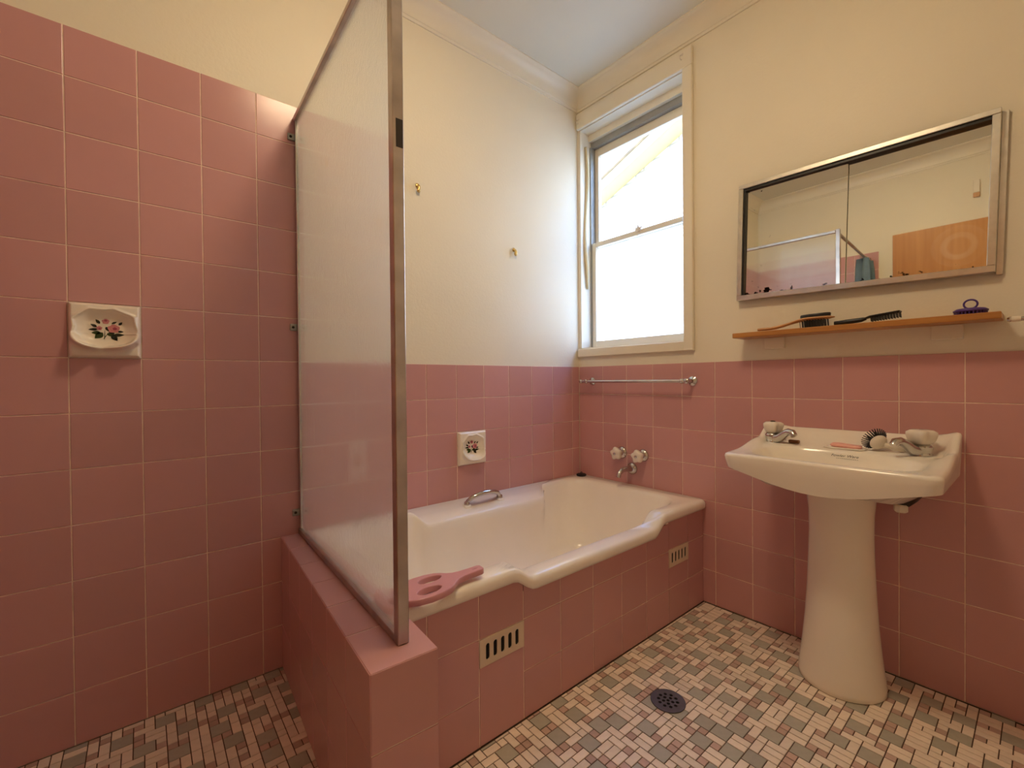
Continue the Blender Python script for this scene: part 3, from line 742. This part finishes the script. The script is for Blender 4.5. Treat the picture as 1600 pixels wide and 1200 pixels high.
# ---------------------------------------------------------------- things on the bath
pl = tag(empty('bath_plug', (-0.047, -0.052, 0.4555)), 'black rubber bath plug left on the corner of the bath rim', 'plug')
obj('stopper', lathe(bmesh.new(), [(0.022, 0), (0.027, 0.003), (0.027, 0.010), (0.020, 0.013), (0.009, 0.014)], (0, 0, 0), ZP, 24), 'black_rubber', pl, smooth=40)
obj('ring', tube(bmesh.new(), [(0.006*math.cos(a*PI/6), 0, 0.017+0.005*math.sin(a*PI/6)) for a in range(13)], 0.0015, 6, cap=False), 'black_rubber', pl, smooth=True)
def paddle():
    ctrl = [(0.180, 0.0125), (0.150, 0.0135), (0.125, 0.015), (0.108, 0.019), (0.095, 0.027), (0.083, 0.039), (0.068, 0.049), (0.045, 0.056), (0.015, 0.058), (-0.015, 0.053), (-0.038, 0.042), (-0.052, 0.024), (-0.058, 0.0)]
    return [(0.186, -0.009), (0.186, 0.009)] + ctrl + [(x, -y) for x, y in ctrl[::-1][1:]]
ho = tag(empty('bath_paddle', (-1.388, -0.700, 0.4672)), 'pink plastic paddle with two oval openings resting on the bath rim', 'bath paddle')
ho.rotation_euler = (0.0, math.radians(-2.5), math.radians(-4))
cutout('paddle', paddle(), [circ(0.046, 0.024, 0.034, 22, 0.018), circ(0.022, -0.026, 0.034, 22, 0.018), circ(0.166, 0.0, 0.011, 12, 0.0035)], 0.016, 0.002, 'pink_plastic', ho)

# ---------------------------------------------------------------- basin on its pedestal
YC = -1.2625
bas = tag(empty('pedestal_basin', (0, YC, 0)), 'cream porcelain hand basin on a flared pedestal against the pink tiled wall', 'basin')
def rr2(x0, x1, hw, r, n_=96):
    """rounded rectangle loop, local y centred, wall at x1"""
    return rrect(x0, x1, -hw, hw, r, 12, 6)
def loop(x0, x1, hw, r, zf): return [Vector((x, y, zf(x, y))) for x, y in rr2(x0, x1, hw, r)]
HW, XF = 0.268, -0.412
def ztop(x, y):
    f = max(0, min(1, (-x)/(-XF)))
    up_ = 0.060*(1-sm(0.02, 0.13, -x))
    side = 0.018*sm(0.20, HW, abs(y))*(1-sm(0.10, 0.38, -x))
    return 0.738 + 0.012*(1-sm(0.14, 0.30, -x)) + up_*0.85*(1 if x > -0.13 else 0) + side
def zbot(x, y): return 0.738 - 0.046 - 0.050*max(0, math.cos(y/HW*PI/2))**1.3
def bowl(x0, x1, hw, z, p=2.6, zl=0.0):
    L = []
    for x, y in rr2(XF, 0, HW, 0.02):
        a = math.atan2(y/HW, (x-XF/2)/(-XF/2))
        c_, s_ = math.cos(a), math.sin(a); k = (abs(c_)**p+abs(s_)**p)**(-1/p)
        bx_ = (x0+x1)/2+(x1-x0)/2*c_*k
        L.append(Vector((bx_, hw*s_*k, z + zl*(1-sm(0.14, 0.30, -bx_)))))
    return L
b_ = bmesh.new()
def under(f, z): # underside loops shrinking towards the pedestal
    A = loop(XF+0.02, -0.002, HW-0.012, 0.05, zbot); B = bowl(-0.275, -0.045, 0.115, z, 2.2)
    return [a.lerp(c_, f) for a, c_ in zip(A, B)]
U1 = under(0.45, 0.605); U2 = under(0.8, 0.605); U3 = under(1.0, 0.605)
for v in U1: v.z = max(v.z, 0.648) - 0.012
for v in U2: v.z = 0.632
for v in U3: v.z = 0.628
loops = [U3, U2, U1, under(0.16, 0.63), under(0.03, 0.66), loop(XF+0.008, -0.001, HW-0.004, 0.035, zbot), loop(XF+0.002, -0.001, HW-0.001, 0.03, lambda x, y: zbot(x, y)*0.5+ztop(x, y)*0.5),
         loop(XF, -0.001, HW, 0.028, lambda x, y: ztop(x, y)-0.010), loop(XF+0.002, -0.002, HW-0.002, 0.028, lambda x, y: ztop(x, y)-0.003), loop(XF+0.009, -0.007, HW-0.008, 0.028, ztop),
         loop(XF+0.016, -0.022, HW-0.020, 0.03, lambda x, y: ztop(x, y)), loop(XF+0.018, -0.045, HW-0.032, 0.03, lambda x, y: ztop(x, y)-0.012*(1-sm(0.10, 0.2, -x))-0.012*sm(0.12, 0.2, -x)*0),
         loop(XF+0.020, -0.075, HW-0.045, 0.03, lambda x, y: 0.7385 + 0.0125*(1-sm(0.14, 0.30, -x)))]
inner = [bowl(XF+0.026, -0.145, 0.218, 0.735, zl=0.0125), bowl(XF+0.032, -0.151, 0.212, 0.730, zl=0.012), bowl(XF+0.048, -0.160, 0.198, 0.712, zl=0.006), bowl(XF+0.08, -0.17, 0.165, 0.67), bowl(XF+0.12, -0.19, 0.12, 0.648), bowl(-0.27, -0.215, 0.03, 0.642)]
bridge(b_, loops + inner, True, True)
ceramic = obj('ceramic', b_, 'porcelain', bas, smooth=60)
# soap recess on the tap ledge, with a worn maker's mark below it
rec = bmesh.new(); bridge(rec, [[Vector((x, y, z)) for x, y in rrect(-0.128-e, -0.080+e, -0.052-e, 0.052+e, 0.014, 4, 4)] for e, z in ((0.006, 0.7505), (0.003, 0.7535), (-0.001, 0.7535), (-0.004, 0.7515))], True)
obj('soap_recess', rec, 'porcelain', bas, smooth=True)
pp = bmesh.new()
prof = [(0.098, 0.640), (0.092, 0.60), (0.087, 0.55), (0.086, 0.48), (0.088, 0.40), (0.092, 0.30), (0.098, 0.20), (0.106, 0.11), (0.113, 0.05), (0.117, 0.02), (0.117, 0.004), (0.113, 0.0)]
bridge(pp, [[Vector((-0.160 + (r*1.02)*math.cos(2*PI*k/48), r*math.sin(2*PI*k/48), z)) for k in range(48)] for r, z in prof], True, True)
obj('pedestal', pp, 'porcelain', bas, smooth=60)
# waste trap and bracket glimpsed below the bowl
tp = bmesh.new(); tube(tp, [(-0.15, -0.10, 0.640), (-0.15, -0.13, 0.615), (-0.145, -0.155, 0.612), (-0.06, -0.16, 0.612), (-0.003, -0.16, 0.612)], 0.019, 14)
obj('waste_pipe', tp, 'pipe_dark', bas, smooth=True)
nut = obj('pipe_nut', lathe(bmesh.new(), [(0.014, 0), (0.017, 0.004), (0.017, 0.020), (0.012, 0.024)], (-0.15, -0.148, 0.602), (0, 0, -1), 8), 'white_plastic', bas)
bk = bmesh.new(); box(bk, -0.12, 0.105, 0.628, -0.002, 0.130, 0.650, 0.003, 1); box(bk, -0.012, 0.105, 0.56, -0.002, 0.130, 0.65, 0.003, 1)
obj('wall_bracket', bk, 'pipe_dark', bas)
# maker's mark: script lettering pressed onto the back slope of the bowl
dg = bpy.context.evaluated_depsgraph_get()
tree = BVHTree.FromObject(ceramic, dg)
def mark(txt, size, z):
    cu = bpy.data.curves.new('mark', 'FONT'); cu.body = txt; cu.size = size; cu.align_x = 'CENTER'; cu.shear = 0.3
    t = bpy.data.objects.new('tmp', cu); C.objects.link(t)
    d_ = bpy.context.evaluated_depsgraph_get(); me = bpy.data.meshes.new_from_object(t.evaluated_get(d_)); bpy.data.objects.remove(t); bpy.data.curves.remove(cu)
    for v in me.vertices:
        y, zz = -v.co.x, z+v.co.y*0.8
        hit = tree.ray_cast(Vector((-0.30, y-0.01, zz)), Vector((1, 0, 0)))
        x = hit[0].x if hit[0] else -0.15
        v.co = Vector((x-0.0006, y-0.01, zz))
    me.materials.clear(); link('maker_mark', me, 'print_black', bas)
mark('Fowler Ware', 0.0135, 0.7275)
lu = bmesh.new()
for k in range(12):
    y = 0.02-k*0.005
    h0 = tree.ray_cast(Vector((-0.30, y-0.01, 0.7225)), Vector((1, 0, 0)))[0]
    if h0: box(lu, h0.x-0.0012, y-0.0120, 0.7220, h0.x-0.0004, y-0.0083, 0.7228)
if lu.verts: obj('mark_line', lu, 'print_black', bas)

# basin taps
def basin_tap(loc, ang, label, s=1.0):
    o = tag(empty('basin_tap', loc, ang), label, 'tap')
    b2 = bmesh.new(); lathe(b2, [(0.025*s, 0), (0.025*s, 0.004), (0.022*s, 0.008), (0.024*s, 0.016), (0.026*s, 0.026), (0.022*s, 0.031), (0.013*s, 0.036)], (0, 0, 0), ZP, 24)
    body = obj('body', b2, 'chrome', o, smooth=50)
    obj('spout', tube(bmesh.new(), [(0.008, 0, 0.012), (0.035, 0, 0.020), (0.055, 0, 0.036), (0.072, 0, 0.044), (0.088, 0, 0.042), (0.096, 0, 0.032)], [0.020, 0.016, 0.013, 0.012, 0.0125, 0.011], 14), 'chrome', body, smooth=50)
    h = obj('handle', crown(bmesh.new(), (0, 0, 0.032), ZP, 1.05*s), 'handle_white', o, smooth=True)
    obj('button', lathe(bmesh.new(), [(0.0085, 0), (0.0085, 0.003), (0.004, 0.0045)], (0, 0, 0.0735), ZP, 16), 'pipe_dark', h, smooth=50)
basin_tap((-0.103, -1.041, 0.7500), math.radians(-118), 'basin tap with white crown handle on the window side of the basin')
basin_tap((-0.103, -1.450, 0.7500), math.radians(148), 'basin tap with white crown handle beside the dish brush', 1.08)

# small things on the basin ledge
o = tag(empty('soap_sliver', (-0.105, -1.112, 0.7512)), 'small dark brown worn sliver of soap beside a basin tap', 'soap')
obj('bar', box(bmesh.new(), -0.008, -0.017, 0, 0.008, 0.017, 0.012, 0.004, 3), 'soap_brown', o, smooth=True)
o = tag(empty('soap_bar', (-0.104, YC-0.002, 0.7518)), 'pink bar of soap lying in the recess of the basin ledge', 'soap')
sb_ = bmesh.new(); bridge(sb_, [[Vector((x, y, z + 0.002*math.sin(y*60))) for x, y in rrect(-0.020-e, 0.020+e, -0.042-e, 0.042+e, 0.012, 6, 4)] for e, z in ((-0.004, 0), (0, 0.004), (0, 0.009), (-0.004, 0.012), (-0.010, 0.013))], True, True)
obj('bar', sb_, 'soap_pink', o, smooth=True); o.rotation_euler = (0, 0, math.radians(6))
db = tag(empty('dish_brush', (-0.108, -1.352, 0.7512)), 'white plastic dish brush with round black bristle head on the basin ledge', 'brush')
hd = Vector((0.0, 0.0, 0.026)); axd = Vector((0.62, 0.66, 0.42)).normalized()
obj('head', lathe(bmesh.new(), [(0.006, -0.010), (0.018, -0.007), (0.024, 0.0), (0.0245, 0.005), (0.022, 0.009)], hd, axd, 28), 'white_plastic', db, smooth=True)
obj('handle', tube(bmesh.new(), [(0.0, -0.012, 0.020), (0.008, -0.030, 0.015), (0.018, -0.050, 0.0115), (0.026, -0.068, 0.010)], [0.009, 0.008, 0.010, 0.008], 12), 'white_plastic', db, smooth=True)
br_ = bmesh.new(); ux = axd.orthogonal().normalized(); vx = axd.cross(ux)
for ring, (r0, r1, n_) in enumerate(((0.020, 0.037, 30), (0.013, 0.025, 18), (0.006, 0.012, 8))):
    for k in range(n_):
        a = 2*PI*k/n_ + ring*0.2; dvec = ux*math.cos(a)+vx*math.sin(a)
        tube(br_, [hd+axd*0.008+dvec*r0, hd+axd*0.026+dvec*r1], [0.0022, 0.0014], 5)
bo = obj('bristles', br_, 'black_plastic', db); bo['kind'] = 'stuff'

# ---------------------------------------------------------------- mirror cabinet
mc = tag(empty('mirror_cabinet', (0, -1.243, 1.525)), 'wide metal framed bathroom cabinet with two sliding mirror doors', 'cabinet')
mc.rotation_euler = (math.radians(1.55), 0, 0)
MW, MH = 0.360, 0.232
def mb(name, m, *a, parent=mc, bev=0.0015):
    b2 = bmesh.new()
    for q in a: box(b2, *q, bev=bev, seg=1)
    return obj(name, b2, m, parent)
mb('frame', 'cabinet_metal', (-0.026, -MW, -MH, 0.004, MW, -MH+0.020), (-0.026, -MW, MH-0.016, 0.004, MW, MH), (-0.026, MW-0.018, -MH+0.020, 0.004, MW, MH-0.016), (-0.026, -MW, -MH+0.020, 0.004, -MW+0.018, MH-0.016))
mb('flange', 'cabinet_metal', (-0.006, -MW-0.014, -MH-0.006, 0.0048, -MW-0.0002, MH-0.006), bev=0.0008)
mb('track', 'black_plastic', (-0.020, -MW+0.018, MH-0.026, 0.004, MW-0.018, MH-0.0165), (-0.020, MW-0.026, -MH+0.021, 0.004, MW-0.0182, MH-0.027), bev=0.0004)
d1 = mb('mirror_door', 'mirror_silver', (-0.0035, 0.0, 0.0, 0.0, MW+0.006-0.024, 2*MH-0.047), bev=0.0005); d1.location = (-0.005, -0.002, -MH+0.0205)
# shift local origin so the tarnish sits in the lower corner by the window
for v in d1.data.vertices: v.co.y -= (MW-0.018)
d1.location.y += (MW-0.018)
d2 = mb('mirror_door', 'mirror_silver', (-0.003, -(MW-0.018)-0.010, 0.0, 0.0, 0.0, 2*MH-0.047), bev=0.0005); d2.location = (0.0025, 0.010, -MH+0.0205)
for v in d2.data.vertices: v.co.y -= 0.35
d2.location.y += 0.35
cd = mb('body', 'alu_grey', (0.003, -MW+0.004, -MH+0.004, 0.0045, MW-0.004, MH-0.004), bev=0.0002)

# ---------------------------------------------------------------- timber shelf and its brushes
SZ = 1.163
sh = tag(empty('wall_shelf', (0, 0, 0)), 'narrow orange timber shelf on the wall below the mirror', 'shelf')
obj('board', bx(-0.100, -1.612, SZ-0.019, PB, -0.893, SZ, bev=0.002, seg=1), 'shelf_timber', sh)
for y in (-1.012, -1.495):
    obj('bracket', bx(-0.010, y-0.036, SZ-0.064, PB, y+0.036, SZ-0.0192, bev=0.002, seg=1), 'paint_cream', sh)
hb_ = tag(empty('hairbrush', (-0.062, -0.975, SZ)), 'wooden paddle hairbrush with black pad lying bristles down on the shelf', 'brush')
hb_.rotation_euler = (0, 0, math.radians(-90+3))
# local x runs along the shelf from handle end to head
wb = bmesh.new(); rings = []
for k in range(17):
    t = k/16; x = 0.245*t
    w = 0.009+0.003*math.sin(PI*min(1, t/0.5)) if t < 0.5 else 0.009 + 0.021*math.sin(PI*min(1, (t-0.47)/0.53))**0.6
    z = 0.010 + 0.024*sm(0.15, 0.7, t); hgt = 0.0055 if t < 0.98 else 0.002
    if k == 16: w = 0.006
    rings.append([Vector((x, w*math.cos(2*PI*q/14), z+hgt*math.sin(2*PI*q/14))) for q in range(14)])
bridge(wb, rings, True, True)
obj('handle', wb, 'brush_wood', hb_, smooth=True)
pb2 = bmesh.new(); bridge(pb2, [[Vector((0.188+rx*math.cos(2*PI*k/24), ry*math.sin(2*PI*k/24), z + 0.03*(rx*math.cos(2*PI*k/24)))) for k in range(24)] for rx, ry, z in ((0.046, 0.020, 0.0385), (0.047, 0.021, 0.046), (0.045, 0.019, 0.0495))], True, True)
obj('pad', pb2, 'black_plastic', hb_, smooth=50)
bb = bmesh.new()
for i in range(11):
    for j in range(-2, 3):
        x = 0.140+0.0085*i; y = j*0.0075
        if ((x-0.188)/0.05)**2+(y/0.022)**2 < 1: tube(bb, [(x, y, 0.029), (x+0.002, y, 0.0008)], [0.0014, 0.001], 4)
bo = obj('bristles', bb, 'black_plastic', hb_); bo['kind'] = 'stuff'
vb = tag(empty('vent_brush', (-0.060, -1.222, SZ)), 'black plastic vented hairbrush in the middle of the shelf', 'brush')
vb.rotation_euler = (0, 0, math.radians(-90-2))
b2 = bmesh.new(); tube(b2, [(0, 0, 0.009), (0.03, 0, 0.010), (0.075, 0, 0.013), (0.088, 0, 0.016)], [0.007, 0.0085, 0.0075, 0.005], 12)
obj('handle', b2, 'black_plastic', vb, smooth=True)
b2 = bmesh.new()
for j in (-2, -1, 0, 1, 2): tube(b2, [(0.084, j*0.002, 0.016), (0.10, j*0.006, 0.021), (0.175, j*0.006, 0.029)], 0.0028, 6)
for i in range(6): tube(b2, [(0.103+0.0142*i, -0.013, 0.0215+0.0015*i), (0.103+0.0142*i, 0.013, 0.0215+0.0015*i)], 0.0022, 6)
obj('head', b2, 'black_plastic', vb)
b2 = bmesh.new()
for i in range(11):
    for j in (-2, -1, 0, 1, 2): tube(b2, [(0.102+0.0071*i, j*0.006, 0.021+0.00075*i), (0.104+0.0071*i, j*0.006, 0.004+0.0006*i)], [0.0013, 0.001], 4)
bo = obj('bristles', b2, 'black_plastic', vb); bo['kind'] = 'stuff'
sb2 = tag(empty('scalp_brush', (-0.058, -1.550, SZ)), 'purple round scalp brush with a ring handle at the end of the shelf', 'brush')
obj('base', lathe(bmesh.new(), [(0.028, 0.007), (0.036, 0.009), (0.037, 0.013), (0.030, 0.018), (0.010, 0.020)], (0, 0, 0), ZP, 30), 'purple_plastic', sb2, smooth=True)
obj('ring', tube(bmesh.new(), [(0, 0.014*math.cos(2*PI*k/20), 0.031+0.013*math.sin(2*PI*k/20)) for k in range(21)], 0.0025, 8, cap=False), 'purple_plastic', sb2, smooth=True)
b2 = bmesh.new()
for ring, n_ in ((0.033, 26), (0.024, 18), (0.014, 11)):
    for k in range(n_): a = 2*PI*k/n_; tube(b2, [(ring*math.cos(a), ring*math.sin(a), 0.010), (ring*math.cos(a), ring*math.sin(a), 0.0004)], [0.0022, 0.0015], 5)
bo = obj('teeth', b2, 'purple_plastic', sb2); bo['kind'] = 'stuff'

# second towel rail running out of view to the right of the shelf
r2 = tag(empty('towel_rail', (0, -1.63, 1.143)), 'chrome rail end with white tip at the right edge beyond the shelf', 'towel rail')
obj('bar', tube(bmesh.new(), [(-0.045, -0.014, 0), (-0.045, -0.56, 0)], 0.006, 12), 'chrome', r2, smooth=50)
obj('tip', lathe(bmesh.new(), [(0.006, 0), (0.0075, 0.003), (0.0075, 0.016), (0.006, 0.018)], (-0.045, -0.016, 0), YP, 14), 'white_plastic', r2, smooth=40)
obj('cap', lathe(bmesh.new(), [(0.007, 0), (0.008, 0.003), (0.005, 0.008)], (-0.045, 0.002, 0), YP, 14), 'chrome', r2, smooth=40)
for y in (-0.05, -0.52): obj('bracket', lathe(bmesh.new(), [(0.019, 0), (0.019, 0.003), (0.008, 0.010), (0.007, 0.048)], (PB-0.0005, y, 0), XN, 20), 'chrome', r2, smooth=40)

# ---------------------------------------------------------------- far wall, seen only in the mirror
door = struct(empty('door_1', (0, 0, 0)))
obj('leaf', bx(XL-0.02, -1.72, 0.004, XL+0.012, -0.946, 2.052, bev=0.002, seg=1), 'door_timber', door)
kn = obj('knob', lathe(bmesh.new(), [(0.024, 0), (0.024, 0.004), (0.010, 0.010), (0.010, 0.035), (0.024, 0.045), (0.026, 0.058), (0.016, 0.068)], (XL+0.012, -1.655, 1.02), XP, 24), 'chrome', door, smooth=50)
lc = tag(empty('door_catch', (XL-PB, -1.385, 2.265)), 'small white catch on the wall above the timber door, seen in the mirror', 'catch')
obj('plate', bx(0, -0.016, -0.030, 0.012, 0.016, 0.055, bev=0.002, seg=1), 'white_plastic', lc)
obj('block', bx(0, -0.016, -0.062, 0.014, 0.016, -0.031, bev=0.002, seg=1), 'brush_wood', lc)

# ---------------------------------------------------------------- ceiling lamp behind the viewpoint
lamp = tag(empty('ceiling_lamp', (-1.25, -1.0, ZC)), 'round opal glass ceiling lamp glowing warm in the middle of the room', 'lamp')
obj('base_plate', lathe(bmesh.new(), [(0.085, 0), (0.085, -0.020), (0.070, -0.028)], (0, 0, -0.0005), ZP, 28), 'white_plastic', lamp, smooth=40)
gl = obj('globe', lathe(bmesh.new(), [(0.082, -0.024)] + [(0.150*math.cos(PI/2*k/10)+0.0008, -0.029-0.036*math.sin(PI/2*k/10)) for k in range(11)], (0, 0, 0), ZP, 32), 'opal_lamp', lamp, smooth=True)
